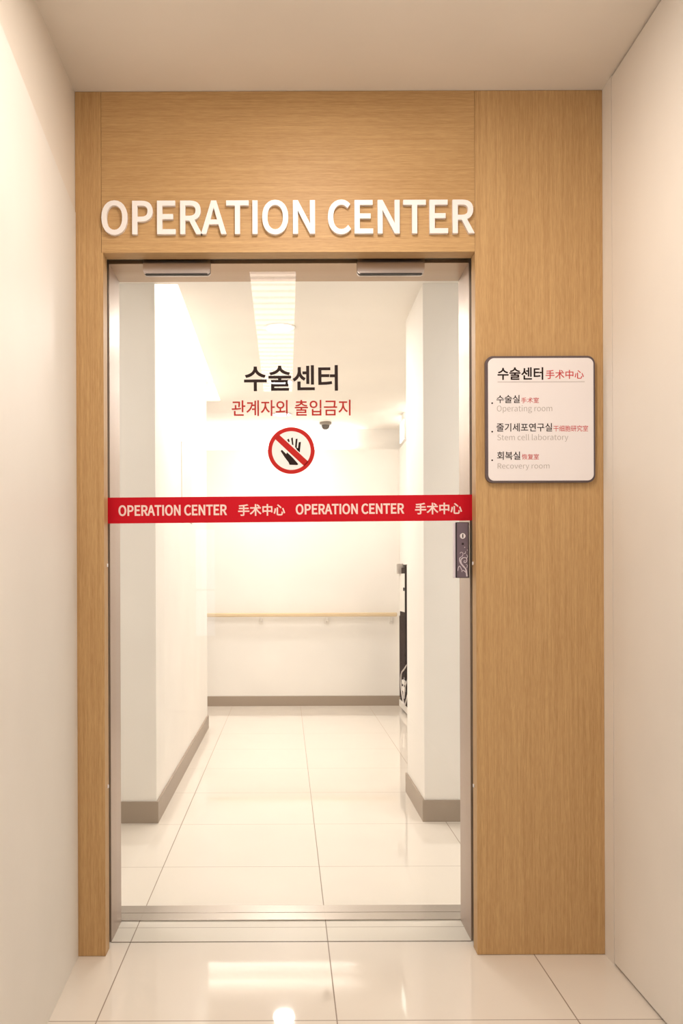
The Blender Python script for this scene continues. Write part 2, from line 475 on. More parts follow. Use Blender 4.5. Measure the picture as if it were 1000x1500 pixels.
# outlines of the characters used on the signs: advance | contours
GLYPHS = {
'A': '213|1,0 34,0 59,78 153,78 177,0 211,0 124,257 88,257|67,104 79,144 105,230 106,230 132,144 145,104',
'C': '223|132,-5 155,-2 176,5 195,17 211,32 193,53 176,37 156,27 133,24 110,27 91,37 75,52 63,73 56,99 54,129 56,159 64,185 76,205 92,220 112,230 134,233 155,230 172,221 187,209 204,230 187,245 163,257 134,261 103,257 76,245 53,226 35,200 24,167 20,128 24,89 35,57 52,31 75,11 101,-1',
'E': '206|35,0 187,0 187,28 68,28 68,121 165,121 165,149 68,149 68,229 183,229 183,257 35,257',
'I': '102|35,0 68,0 68,257 35,257',
'N': '253|35,0 66,0 66,135 62,215 63,215 91,162 185,0 218,0 218,257 187,257 187,123 192,42 190,42 162,95 68,257 35,257',
'O': '260|130,-5 160,0 187,12 209,31 225,58 236,91 239,129 236,168 225,200 209,226 187,245 160,257 130,261 99,257 73,245 51,226 34,200 24,168 20,129 24,91 34,58 51,31 73,12 99,0|130,24 108,27 90,37 74,52 63,73 56,99 54,129 56,159 63,185 74,205 90,220 108,230 130,233 152,230 170,220 185,205 197,185 204,159 206,129 204,99 197,73 185,52 170,37 152,27',
'P': '222|35,0 68,0 68,102 110,102 137,104 160,111 178,121 192,137 201,157 204,181 201,206 192,226 178,240 159,250 136,255 109,257 35,257|68,129 68,230 104,230 129,229 148,224 161,215 170,201 172,181 170,162 162,147 149,137 130,130 106,129',
'R': '222|68,135 68,230 111,230 133,229 150,224 163,215 170,203 173,185 170,167 163,153 150,143 133,137 111,135|176,0 213,0 147,112 167,119 183,130 195,144 203,163 205,185 202,209 194,227 180,241 162,250 140,255 116,257 35,257 35,0 68,0 68,109 114,109',
'S': '209|106,-5 132,-2 153,5 170,17 183,31 191,49 194,68 191,89 184,105 172,118 158,128 141,137 104,153 89,159 75,168 65,180 62,196 65,211 75,223 90,230 110,233 132,230 151,222 168,209 185,230 164,246 139,257 110,261 83,258 61,249 44,234 33,216 29,193 32,173 40,157 52,144 66,135 81,127 118,111 135,103 148,94 157,82 161,65 157,48 146,35 130,27 107,24 81,28 57,39 36,56 17,33 35,18 56,6 80,-2',
'T': '210|89,0 121,0 121,229 199,229 199,257 11,257 11,229 89,229',
'a': '197|76,-5 99,-1 120,9 139,23 140,23 143,0 169,0 169,117 167,139 162,158 154,174 141,185 124,193 103,195 74,191 49,182 29,170 41,148 58,158 77,165 98,168 114,166 125,159 132,148 136,135 137,120 101,115 71,107 49,97 33,84 24,68 21,49 23,31 31,16 43,5 58,-2|85,21 72,23 61,28 54,38 51,51 54,65 63,77 79,86 104,94 137,99 137,46 120,32 103,24',
'b': '216|116,-5 137,-1 157,8 173,22 187,42 195,68 199,98 196,126 190,149 179,169 164,183 146,192 123,195 102,191 82,182 63,168 64,202 64,279 32,279 32,0 58,0 61,20 62,20 79,7 98,-2|111,22 97,24 81,30 64,42 64,142 82,156 99,165 115,168 134,165 148,155 158,141 164,121 165,98 163,72 155,51 143,35 128,26',
'c': '178|107,-5 129,-2 150,7 169,19 155,41 134,28 110,22 90,25 74,35 62,50 54,71 51,95 54,119 62,140 75,155 91,165 111,168 131,164 149,152 165,173 150,184 132,192 110,195 86,192 64,183 46,169 31,149 22,124 18,95 21,66 30,41 44,22 62,7 83,-2',
'e': '194|109,-5 133,-2 154,5 172,15 160,36 138,25 113,21 93,24 76,33 62,47 54,65 50,88 178,88 179,106 177,131 170,153 160,171 145,184 126,192 103,195 82,192 62,183 44,168 31,148 21,124 18,95 21,66 31,41 45,22 63,7 85,-2|49,110 54,131 62,147 74,160 88,167 104,169 120,167 133,160 143,148 149,131 151,110',
'g': '197|96,-88 129,-84 156,-75 176,-60 188,-42 193,-22 190,-5 182,8 169,17 150,22 126,23 89,23 69,26 59,33 56,44 59,57 68,67 82,62 96,60 118,63 137,72 152,86 162,104 166,126 161,149 150,166 189,166 189,190 123,190 96,195 74,192 54,183 39,169 29,150 25,127 29,106 38,89 50,76 50,75 40,66 32,54 29,39 31,26 37,15 46,8 46,6 31,-6 21,-21 18,-37 22,-55 32,-69 49,-79 70,-85|96,82 80,85 68,94 59,108 56,127 59,146 68,160 80,169 96,172 112,169 125,160 133,146 137,127 133,108 125,94 112,85|101,-65 78,-63 60,-56 50,-46 46,-32 50,-16 65,0 90,-3 123,-3 139,-4 151,-8 159,-16 161,-27 157,-41 145,-54 126,-62',
'i': '96|32,0 64,0 64,190 32,190|48,229 59,232 67,239 70,251 67,262 59,269 48,271 37,269 30,262 27,251 30,239 37,232',
'l': '99|66,-5 84,-2 80,23 73,22 67,25 64,36 64,279 32,279 32,38 34,20 40,7 51,-2',
'm': '324|32,0 64,0 64,138 81,154 97,164 112,167 128,164 139,155 145,139 147,116 147,0 179,0 179,138 196,154 212,164 227,167 243,164 254,155 260,139 263,116 263,0 294,0 294,120 292,147 285,168 274,183 258,192 237,195 215,190 194,178 174,159 167,174 156,185 141,192 121,195 100,191 80,179 62,162 62,162 58,190 32,190',
'n': '213|32,0 64,0 64,138 82,154 98,164 116,167 133,164 144,155 150,139 152,116 152,0 184,0 184,120 182,147 175,168 164,183 147,192 126,195 102,191 81,179 62,162 62,162 58,190 32,190',
'o': '212|106,-5 129,-2 150,7 167,22 182,41 191,66 194,95 191,124 182,149 167,169 150,183 129,192 106,195 83,192 63,183 45,169 31,149 21,124 18,95 21,66 31,41 45,22 63,7 83,-2|106,22 88,25 73,35 61,50 54,71 51,95 54,119 61,140 73,155 88,165 106,168 124,165 140,155 151,140 159,119 161,95 159,71 151,50 140,35 124,25',
'p': '217|32,-80 64,-80 64,-16 63,18 90,1 116,-5 137,-1 157,8 173,22 187,42 195,68 199,98 196,126 190,149 179,169 164,183 146,192 123,195 101,191 81,181 62,168 62,168 58,190 32,190|111,22 97,24 81,30 64,42 64,142 82,156 99,165 115,168 134,165 148,155 158,141 164,121 165,98 163,72 155,51 143,35 128,26',
'r': '136|32,0 64,0 64,122 75,143 87,156 100,164 112,166 131,163 137,191 116,195 96,190 78,176 62,155 62,155 58,190 32,190',
't': '132|92,-5 110,-2 127,2 121,27 99,21 85,24 76,31 71,42 70,58 70,164 121,164 121,190 70,190 70,244 43,244 40,190 9,188 9,164 38,164 38,59 40,38 45,20 55,7 71,-2',
'v': '182|73,0 111,0 178,190 146,190 110,82 93,26 91,26 74,82 38,190 5,190',
'y': '182|35,-82 56,-79 73,-69 87,-55 98,-37 106,-16 178,190 147,190 112,85 97,31 95,31 76,85 38,190 5,190 81,0 77,-15 70,-31 60,-44 49,-53 34,-56 19,-53 13,-78',
'中': '350|160,294 160,231 34,231 34,65 60,65 60,87 160,87 160,-28 188,-28 188,87 289,87 289,67 316,67 316,231 188,231 188,294|60,113 60,206 160,206 160,113|289,113 188,113 188,206 289,206',
'复': '350|101,155 264,155 264,131 101,131|101,196 264,196 264,173 101,173|75,215 75,112 114,112 91,86 63,63 33,44 51,27 94,58 119,37 148,19 81,4 12,-5 22,-28 75,-21 128,-10 178,5 222,-9 271,-19 322,-25 337,-2 270,5 209,18 239,36 265,56 286,80 270,91 266,89 125,89 142,111 140,112 291,112 291,215|93,294 73,261 46,231 17,207 34,186 61,209 86,238 316,238 316,260 102,260 117,287|245,69 215,47 177,29 141,47 112,69',
'室': '350|52,76 52,53 161,53 161,6 21,6 21,-18 331,-18 331,6 188,6 188,53 300,53 300,76 188,76 188,112 161,112 161,76|67,106 105,112 261,125 281,102 301,117 271,148 232,181 213,168 242,144 106,134 165,185 292,185 292,208 61,208 61,185 131,185 102,159 83,143 70,134 59,130|152,290 166,263 25,263 25,201 50,201 50,239 299,239 299,201 326,201 326,263 195,263 178,298',
'干': '350|19,152 19,125 159,125 159,-28 188,-28 188,125 332,125 332,152 188,152 188,242 315,242 315,269 37,269 37,242 159,242 159,152',
'心': '350|103,196 103,23 105,5 110,-8 119,-16 133,-20 152,-22 223,-22 240,-20 253,-14 262,-4 268,13 272,35 275,64 249,76 247,39 243,17 235,6 222,3 154,3 139,5 132,10 131,23 131,196|47,170 35,102 15,38 42,27 61,94 72,165|266,170 294,101 312,37 338,47 319,111 291,179|120,265 172,224 214,185 233,204 190,243 138,282',
'恢': '350|58,294 58,-28 83,-28 83,294|31,227 25,180 14,137 34,130 46,175 51,224|85,231 98,195 106,162 126,171 118,203 104,237|206,169 197,125 181,88 199,77 215,117 226,165|304,171 292,127 276,89 296,79 312,119 325,167|176,295 171,241 121,241 121,217 167,217 157,164 142,116 122,75 97,40 117,22 144,61 165,107 180,159 192,217 331,217 331,241 195,241 201,293|246,204 243,151 236,105 225,66 208,35 182,10 148,-7 163,-29 193,-13 217,7 235,32 249,62 261,34 277,9 297,-11 319,-26 336,-6 309,11 287,35 270,64 258,99 265,147 269,203',
'手': '350|18,113 18,87 162,87 162,9 160,1 151,-1 86,-1 97,-27 143,-26 171,-22 181,-16 187,-7 189,9 189,87 334,87 334,113 189,113 189,169 314,169 314,195 189,195 189,252 248,261 299,272 279,294 212,279 128,270 41,264 47,241 162,249 162,195 41,195 41,169 162,169 162,113',
'术': '350|213,272 247,245 275,219 295,238 266,263 231,288|161,294 161,206 23,206 23,180 154,180 127,136 92,96 53,61 12,35 33,12 68,37 102,67 134,103 161,142 161,-28 190,-28 190,152 229,100 272,53 316,15 337,38 300,65 264,100 229,139 201,180 325,180 325,206 190,206 190,294',
'研': '350|271,250 271,149 214,149 214,250|150,149 150,124 189,124 186,88 179,51 166,16 144,-14 164,-29 184,-3 198,27 207,58 212,91 214,124 271,124 271,-28 297,-28 297,124 336,124 336,149 297,149 297,250 329,250 329,275 160,275 160,250 189,250 189,149|18,275 18,251 62,251 50,199 33,153 11,115 23,86 42,115 42,-12 64,-12 64,16 135,16 135,168 64,168 77,208 86,251 141,251 141,275|64,144 112,144 112,40 64,40',
'究': '350|134,220 86,190 35,167 53,148 106,174 156,208|199,206 254,177 299,148 318,164 271,193 216,220|136,158 136,125 41,125 41,101 135,101 132,82 124,63 111,44 90,26 60,9 20,-6 37,-28 82,-10 114,10 137,31 151,54 159,78 162,101 232,101 232,14 233,-3 239,-15 249,-20 266,-22 303,-22 318,-19 328,-9 334,12 337,44 313,55 311,22 308,7 300,3 270,3 262,4 259,7 258,15 258,125 162,125 162,158|147,290 164,256 27,256 27,197 53,197 53,233 296,233 296,199 324,199 324,256 195,256 174,297',
'细': '350|13,19 18,-7 144,18 142,41|20,148 36,153 85,159 43,111 27,96 14,89 22,64 48,72 143,88 141,110 62,99 106,147 148,202 125,216 103,183 49,178 83,228 113,285 88,296 57,234 33,196 22,181 12,174|227,25 176,25 176,124 227,124|251,25 251,124 300,124 300,25|152,276 152,-23 176,-23 176,0 300,0 300,-20 326,-20 326,276|227,148 176,148 176,250 227,250|251,148 251,250 300,250 300,148',
'胞': '350|35,278 35,153 34,111 31,67 24,23 11,-18 32,-29 44,6 51,46 56,87 103,87 103,2 101,-3 96,-4 64,-4 71,-28 98,-28 115,-23 124,-14 126,2 126,173 146,159 157,174 157,18 159,0 164,-12 173,-19 187,-23 208,-24 290,-24 308,-22 321,-16 329,-4 334,13 338,39 314,49 312,23 308,8 301,1 289,-1 209,-1 192,0 184,6 182,18 182,90 261,90 261,189 167,189 185,222 298,222 294,118 287,82 282,78 276,77 241,78 249,54 287,54 299,58 309,66 316,89 320,141 324,234 324,246 195,246 210,288 183,294 169,252 149,212 126,179 126,278|182,166 237,166 237,113 182,113|58,254 103,254 103,195 58,195|58,171 103,171 103,111 57,111 58,153',
'계': '322|259,290 259,-27 286,-27 286,290|31,249 31,225 124,225 119,193 109,163 94,134 74,108 48,84 17,62 34,41 67,64 94,89 116,117 132,146 143,178 195,178 195,122 138,122 138,98 195,98 195,-11 223,-11 223,281 195,281 195,202 148,202 153,249',
'관': '322|35,265 35,241 163,241 162,205 155,157 183,154 191,209 192,248 192,265|19,102 80,102 148,106 215,114 214,136 111,127 111,194 82,194 82,126 15,125|235,290 235,51 264,51 264,162 309,162 309,187 264,187 264,290|64,73 64,-20 274,-20 274,4 93,4 93,73',
'구': '322|18,133 18,109 145,109 145,-28 174,-28 174,109 304,109 304,133 257,133 265,193 266,241 266,269 53,269 53,245 237,245 237,241 236,193 228,133',
'금': '322|53,89 53,-23 269,-23 269,89|240,66 240,1 81,1 81,66|18,156 18,132 305,132 305,156 259,156 266,208 268,249 268,273 54,273 54,249 239,249 238,208 230,156',
'기': '322|248,290 248,-27 277,-27 277,290|36,255 36,232 155,232 149,195 136,161 118,130 92,102 60,77 21,55 37,32 85,60 122,92 150,129 170,168 181,211 184,255',
'복': '322|49,71 49,48 239,48 239,-27 268,-27 268,71|84,224 237,224 237,187 84,187|55,282 55,164 146,164 146,126 18,126 18,102 304,102 304,126 175,126 175,164 266,164 266,282 237,282 237,246 84,246 84,282',
'세': '322|259,290 259,-27 287,-27 287,290|194,283 194,176 142,176 142,152 194,152 194,-11 222,-11 222,283|83,260 83,199 80,167 71,135 57,106 38,82 14,63 32,41 54,58 72,81 87,108 98,138 108,110 122,85 139,64 160,48 176,70 154,89 136,112 122,140 114,170 111,200 111,260',
'센': '322|257,290 257,52 284,52 284,290|195,283 195,210 146,210 146,186 195,186 195,61 222,61 222,283|78,81 78,-20 294,-20 294,4 107,4 107,81|83,267 83,221 80,197 72,174 59,153 41,134 18,119 34,97 62,116 83,141 97,171 111,144 131,122 157,105 173,128 151,141 134,157 121,177 114,198 111,221 111,267',
'수': '322|146,278 146,261 141,239 129,219 111,201 87,187 61,176 32,169 44,146 80,155 113,171 141,193 161,220 181,193 209,171 242,155 278,146 290,169 261,176 235,187 211,201 193,219 180,239 176,261 176,278|18,111 18,87 146,87 146,-27 174,-27 174,87 304,87 304,111',
'술': '322|146,288 146,276 139,254 123,235 98,219 67,207 33,200 43,178 80,186 113,199 141,218 160,241 180,218 208,199 241,186 278,178 288,200 254,207 224,219 199,235 182,254 175,276 175,288|53,-1 53,-24 276,-24 276,-1 81,-1 81,30 267,30 267,103 175,103 175,134 304,134 304,158 18,158 18,134 146,134 146,103 52,103 52,80 238,80 238,52 53,52',
'실': '322|248,290 248,126 277,126 277,290|73,0 73,-24 288,-24 288,0 101,0 101,33 277,33 277,110 72,110 72,86 248,86 248,55 73,55|100,280 100,256 96,229 85,204 68,182 46,164 20,152 34,129 61,141 83,159 102,181 115,207 128,183 146,163 169,146 195,134 209,157 183,169 161,186 144,207 133,231 129,256 129,280',
'연': '322|104,243 125,239 142,228 153,211 158,190 153,168 142,151 125,140 104,136 82,140 65,151 54,168 50,190 54,211 65,228 82,239|249,216 249,164 181,164 185,190 181,216|104,269 77,265 55,255 38,238 26,216 22,190 26,164 38,142 55,125 77,114 104,111 129,114 151,124 169,140 249,140 249,55 278,55 278,289 249,289 249,240 168,240 151,256 129,266|76,79 76,-20 287,-20 287,4 105,4 105,79',
'외': '322|120,244 143,240 160,230 172,215 176,194 172,174 160,159 143,149 120,145 98,149 80,159 68,174 64,194 68,215 80,230 98,240|246,290 246,-28 276,-28 276,290|23,41 86,42 156,46 228,55 226,76 134,68 134,121 158,127 177,138 192,153 202,172 205,194 201,219 189,240 171,255 148,265 120,269 92,265 69,255 51,240 39,219 35,194 38,172 48,153 63,138 82,127 105,121 105,67 19,65',
'입': '322|248,290 248,119 277,119 277,290|73,104 73,-23 277,-23 277,104 248,104 248,65 102,65 102,104|102,42 248,42 248,1 102,1|107,275 80,271 57,261 40,246 29,226 25,201 29,177 40,157 57,142 80,132 107,129 134,132 157,142 175,157 186,177 190,201 186,226 175,246 157,261 134,271|107,250 129,246 146,236 157,221 161,201 157,182 146,166 129,156 107,153 85,156 68,166 57,182 53,201 57,221 68,236 85,246',
'자': '322|23,257 23,233 96,233 96,193 91,160 79,128 61,99 38,74 12,57 29,34 55,51 78,76 97,105 110,138 124,108 142,80 164,58 189,41 206,64 180,81 157,105 140,132 128,162 124,193 124,233 194,233 194,257|232,290 232,-27 261,-27 261,137 313,137 313,162 261,162 261,290',
'줄': '322|53,-1 53,-24 276,-24 276,-1 81,-1 81,30 267,30 267,103 175,103 175,134 304,134 304,158 18,158 18,134 146,134 146,103 52,103 52,81 238,81 238,51 53,51|44,279 44,256 144,256 136,237 119,222 95,209 65,200 33,195 42,173 80,180 114,191 141,208 160,230 180,208 207,191 241,180 279,173 289,195 256,200 227,209 203,222 185,238 178,256 278,256 278,279',
'지': '322|248,290 248,-27 277,-27 277,290|28,257 28,233 101,233 101,193 97,160 85,128 67,98 44,74 18,57 34,34 60,51 83,75 102,105 116,138 130,107 149,80 173,58 199,41 215,64 188,80 165,103 147,130 135,161 131,193 131,233 204,233 204,257',
'출': '322|53,-1 53,-24 276,-24 276,-1 81,-1 81,28 267,28 267,98 175,98 175,127 303,127 303,149 18,149 18,127 146,127 146,98 52,98 52,76 238,76 238,49 53,49|47,262 47,239 144,239 136,222 119,208 96,197 66,189 33,185 41,163 80,169 114,179 141,194 160,214 180,194 207,179 241,169 279,163 288,185 255,189 225,197 201,208 185,222 177,239 275,239 275,262 175,262 175,291 146,291 146,262',
'터': '322|184,170 184,146 249,146 249,-28 278,-28 278,290 249,290 249,170|32,261 32,48 56,48 134,50 201,58 197,82 134,74 61,72 61,148 165,148 165,172 61,172 61,237 179,237 179,261',
'포': '322|43,132 43,109 146,109 146,36 18,36 18,12 305,12 305,36 174,36 174,109 277,109 277,132 228,132 228,235 278,235 278,259 43,259 43,235 92,235 92,132|121,235 200,235 200,132 121,132',
'회': '322|246,290 246,-27 276,-27 276,290|122,187 142,184 157,177 167,165 171,151 167,136 157,125 142,117 122,115 102,117 87,125 77,136 74,151 77,165 87,177 102,184|122,209 97,207 76,199 60,187 50,170 46,151 49,133 57,118 70,106 87,98 108,93 108,59 19,57 23,33 87,34 157,37 228,46 226,67 137,60 137,93 158,98 175,106 187,118 195,133 198,151 195,170 184,187 168,199 147,207|108,289 108,251 26,251 26,227 218,227 218,251 137,251 137,289',
}

# ------------------------------------------------------------------ lettering
def glyph(ch):
    s = GLYPHS[ch].split('|')
    out = []
    for c in s[1:]:
        pts = [tuple(map(int, p.split(','))) for p in c.split()]
        keep = []
        for p in pts:                      # join corners that nearly coincide
            if keep and abs(p[0] - keep[-1][0]) + abs(p[1] - keep[-1][1]) < 4:
                keep[-1] = ((p[0] + keep[-1][0]) / 2, (p[1] + keep[-1][1]) / 2)
            else:
                keep.append(p)
        if abs(keep[0][0] - keep[-1][0]) + abs(keep[0][1] - keep[-1][1]) < 4:
            keep.pop()
        out.append(keep)
    return int(s[0]), out


def letters(name, text, x0, x1, z0, z1, ymid, half, material, parent=None, offset=0.0, gap=78, track=0, tilt=0.0, bevel=0.0):
    """one mesh of lettering whose inked outline fills x0..x1, z0..z1; ymid is the depth of its middle"""
    polys, pen = [], 0
    for ch in text:
        if ch == ' ':
            pen += gap
            continue
        adv, cs = glyph(ch)
        for c in cs:
            polys.append([(pen + px_, pz_) for px_, pz_ in c])
        pen += adv + track
    xs = [p[0] for c in polys for p in c]
    zs = [p[1] for c in polys for p in c]
    sx, sz = (x1 - x0) / (max(xs) - min(xs)), (z1 - z0) / (max(zs) - min(zs))
    cu = bpy.data.curves.new(name, 'CURVE')
    cu.dimensions = '2D'
    cu.fill_mode = 'BOTH'
    cu.extrude = half
    cu.offset = offset
    cu.bevel_depth = bevel
    cu.bevel_resolution = 1
    for c in polys:
        sp = cu.splines.new('POLY')
        sp.points.add(len(c) - 1)
        for q, (px_, pz_) in zip(sp.points, c):
            q.co = (x0 + (px_ - min(xs)) * sx, z0 + (pz_ - min(zs)) * sz, 0, 1)
        sp.use_cyclic_u = True
    ob = bpy.data.objects.new('tmp_letters', cu)
    COL.objects.link(ob)
    bpy.context.view_layer.update()
    dg = bpy.context.evaluated_depsgraph_get()
    me = bpy.data.meshes.new_from_object(ob.evaluated_get(dg))
    bpy.data.objects.remove(ob)
    bpy.data.curves.remove(cu)
    me.name = name
    # x stays, the curve's y becomes height, its front faces the lobby
    me.transform(Matrix(((1, 0, 0, 0), (0, 0, -1, ymid), (0, 1, 0, 0), (0, 0, 0, 1))))
    if tilt:
        c = Vector(((x0 + x1) / 2, 0, (z0 + z1) / 2))
        me.transform(Matrix.Translation(c) @ Matrix.Rotation(tilt, 4, 'Y') @ Matrix.Translation(-c))
    return link(name, me, material, parent)


def ink(name, text, px0, px1, py0, py1, D, half, material, parent=None, **k):
    """lettering whose outline covers the photograph's pixels px0..px1, py0..py1 on the plane D metres ahead"""
    xm, ym = (px0 + px1) / 2, (py0 + py1) / 2
    cx, cz = at(xm, ym, D)
    wd, ht = (px1 - px0) * D / F, (py1 - py0) * D / F
    return letters(name, text, cx - wd / 2, cx + wd / 2, cz - ht / 2, cz + ht / 2, D - half, half, material, parent, **k)


# ------------------------------------------------------------------ the setting
S = 'structure'
WOOD_F, WOOD_B = 2.606, 2.660     # oak surround, front and back
GLASS_F = 2.688                   # front face of the glass leaf
FR_F, FR_B = 2.710, 2.873         # steel frame
XL, XR = at(112, 800, WOOD_F)[0], at(884, 800, WOOD_F)[0]
OL, OR = at(152.5, 800, WOOD_F)[0], at(697, 800, WOOD_F)[0]
OT = at(420, 369.5, WOOD_F)[1]    # top of the opening
WALL_L = XL - 0.001
WALL_R = XR

tag(MB().box(-2.2, 1.6, -2.4, 8.2, -0.10, 0.0).build('floor', M['tile']), kind=S)
tag(MB().box(-2.2, 1.6, -2.4, 2.72, CEIL_F, CEIL_F + 0.08).build('ceiling', M['lobby_paint']), kind=S)

# corridor ceiling: open slot along the left wall holds the cove lamp
cc = MB()
cc.box(-0.490, 2.2, 2.873, 8.12, CEIL_C, CEIL_C + 0.20)
cc.box(-2.2, -0.600, 2.873, 8.12, CEIL_C, CEIL_C + 0.20)
cc.box(-0.600, -0.490, 2.873, 4.06, CEIL_C, CEIL_C + 0.20)
cc.box(-0.600, -0.490, 6.67, 8.12, CEIL_C, CEIL_C + 0.20)
cc.box(-0.600, -0.490, 4.06, 6.67, CEIL_C + 0.14, CEIL_C + 0.20)
tag(cc.build('ceiling_corridor', M['corridor_ceiling']), kind=S)

# the wall the oak is fixed to
wf = MB()
wf.box(-2.2, OL - 0.015, WOOD_B, FR_B, 0, CEIL_F)
wf.box(OR + 0.015, 2.2, WOOD_B, FR_B, 0, CEIL_F)
wf.box(OL - 0.015, OR + 0.015, WOOD_B, FR_B, OT + 0.020, CEIL_F)
wf.box(-2.2, WALL_L - 0.02, WOOD_F, WOOD_B, 0, CEIL_F)
tag(wf.build('wall_front', M['corridor_paint']), kind=S)

# left side of the lobby: the wall, and the tall white leaf that stands before it
tag(MB().box(WALL_L - 0.12, WALL_L, 1.30, WOOD_B, 0, CEIL_F).build('wall_left', M['lobby_paint']), kind=S)
lf = MB()
ya, yb = 1.30, WOOD_F - 0.004
fa, fb = WALL_L + 0.003 + 0.0398 * (yb - ya), WALL_L + 0.003
ta, tb = 1.096 + 1.081 + 0.083 * (yb - ya), 1.096 + 1.081
vs = [lf.bm.verts.new(c) for c in ((WALL_L, ya, 0), (fa, ya, 0), (fb, yb, 0), (WALL_L, yb, 0), (WALL_L, ya, ta), (fa, ya, ta), (fb, yb, tb), (WALL_L, yb, tb))]
for q in ((0, 3, 2, 1), (4, 5, 6, 7), (0, 1, 5, 4), (1, 2, 6, 5), (2, 3, 7, 6), (3, 0, 4, 7)):
    lf.bm.faces.new([vs[i] for i in q])
bmesh.ops.recalc_face_normals(lf.bm, faces=lf.bm.faces[:])
tag(lf.build('wall_left_lining', M['leaf_paint']), kind=S)

# right side: a strip of wall, then a flush white leaf with shadow gaps above and below
PD = 2.535
wr = MB()
wr.box(WALL_R, WALL_R + 0.16, PD, WOOD_B, 0, CEIL_F)
wr.box(WALL_R + 0.05, WALL_R + 0.16, -2.3, PD, 0, CEIL_F)
tag(wr.build('wall_right', M['lobby_paint']), kind=S)
tag(MB().box(WALL_R, WALL_R + 0.045, 0.2, PD - 0.003, 0.007, CEIL_F - 0.005, 0.0015).build('door_2', M['lobby_paint']), kind=S)

# behind the camera: a wall with a tall daylight window, plus an added side opening for fill
wb = MB()
wx0, wx1, wz0, wz1, wy = -0.79, -0.60, 0.62, 1.56, -2.2
wb.box(-2.2, wx0, wy - 0.12, wy, 0, CEIL_F)
wb.box(wx1, WALL_R + 0.16, wy - 0.12, wy, 0, CEIL_F)
wb.box(wx0, wx1, wy - 0.12, wy, 0, wz0)
wb.box(wx0, wx1, wy - 0.12, wy, wz1, CEIL_F)
wb.box(-2.2, -2.1, wy, 1.30, 0, 0.10)  # surround of the side opening, added to let fill daylight in
wb.box(-2.2, -2.1, wy, 1.30, 2.35, CEIL_F)
wb.box(-2.2, -2.1, wy, -2.0, 0.10, 2.35)
wb.box(-2.2, -2.1, 1.10, 1.30, 0.10, 2.35)
wb.box(-2.2, WALL_L - 0.12, 1.30, 1.40, 0, CEIL_F)
tag(wb.build('wall_back', M['lobby_paint']), kind=S)
wn = MB()
for a in ((wx0, wx0 + 0.012, wz0, wz1), (wx1 - 0.012, wx1, wz0, wz1), (wx0, wx1, wz0, wz0 + 0.012), (wx0, wx1, wz1 - 0.012, wz1), (wx0, wx1, 1.02, 1.035)):
    wn.box(a[0], a[1], wy - 0.08, wy - 0.04, a[2], a[3])
for y_ in (-2.0, -1.0, 0.02, 1.04):  # mullions of the added side opening
    wn.box(-2.17, -2.13, y_, y_ + 0.06, 0.10, 2.35)
tag(wn.build('window_and_fill_opening', M['white_metal']), kind=S)

# oak surround: two uprights with upright grain, the lintel with level grain
SEAM = at(148, 250, WOOD_F)[0]
SEAR = OR
tj = MB()
tj.prism([(XL, 0.001), (OL, 0.001), (OL, OT), (SEAM - 0.0003, OT), (SEAM - 0.0003, CEIL_F - 0.001), (XL, CEIL_F - 0.001)], WOOD_F, WOOD_B)
tag(tj.build('trim_1', M['oak_upright']), 'narrow oak veneer upright left of the glass door', kind=S)
tag(MB().box(SEAM + 0.0004, SEAR - 0.0004, WOOD_F, WOOD_B, OT, CEIL_F - 0.001, 0.0008).build('trim_2', M['oak_level']), 'oak veneer lintel over the glass door', kind=S)
tag(MB().box(OR, XR, WOOD_F, WOOD_B, 0.001, CEIL_F - 0.001, 0.0012).build('trim_3', M['oak_upright']), 'wide oak veneer panel right of the glass door', kind=S)

# steel frame behind the glass
FL, FRX = OL - 0.003, OR + 0.003
FT = OT + 0.004
f1 = MB()
f1.box(FL - 0.009, FL, FR_F, FR_B, 0, FT + 0.012, 0.0008)
f1.box(FRX, FRX + 0.009, FR_F, FR_B, 0, FT + 0.012, 0.0008)
tag(f1.build('trim_4', M['steel_up']), 'brushed steel jambs lining the door opening', kind=S)
f2 = MB()
f2.box(FL, FRX, FR_F, FR_B, FT, FT + 0.012, 0.0008)
tag(f2.build('trim_5', M['steel_level']), 'brushed steel head lining the door opening', kind=S)
g = MB()
g.box(FL - 0.012, FL - 0.009, WOOD_B, FR_F, 0, FT + 0.012)
g.box(FRX + 0.009, FRX + 0.012, WOOD_B, FR_F, 0, FT + 0.012)
g.box(FL - 0.012, FRX + 0.012, WOOD_B, FR_F, FT + 0.012, FT + 0.016)
tag(g.build('trim_6', M['shade_gap']), 'dark slot between oak and steel frame holding the glass door', kind=S)
s1 = MB()
s1.box(FL - 0.06, FRX + 0.06, FR_B + 0.001, 2.936, 0, 0.004, 0.001)
s1.box(FL - 0.06, FRX + 0.06, 2.939, 3.003, 0, 0.004, 0.001)
tag(s1.build('trim_7', M['sill_steel']), 'brushed steel threshold strip behind the glass door', kind=S)
tag(MB().box(FL, FRX, FR_F - 0.005, FR_F - 0.001, 0.0, 0.0012).build('trim_8', M['shade_gap']), 'thin dark strip standing in for the shaded gap under the glass door', kind=S)  # dark colour takes the place of shade below the glass

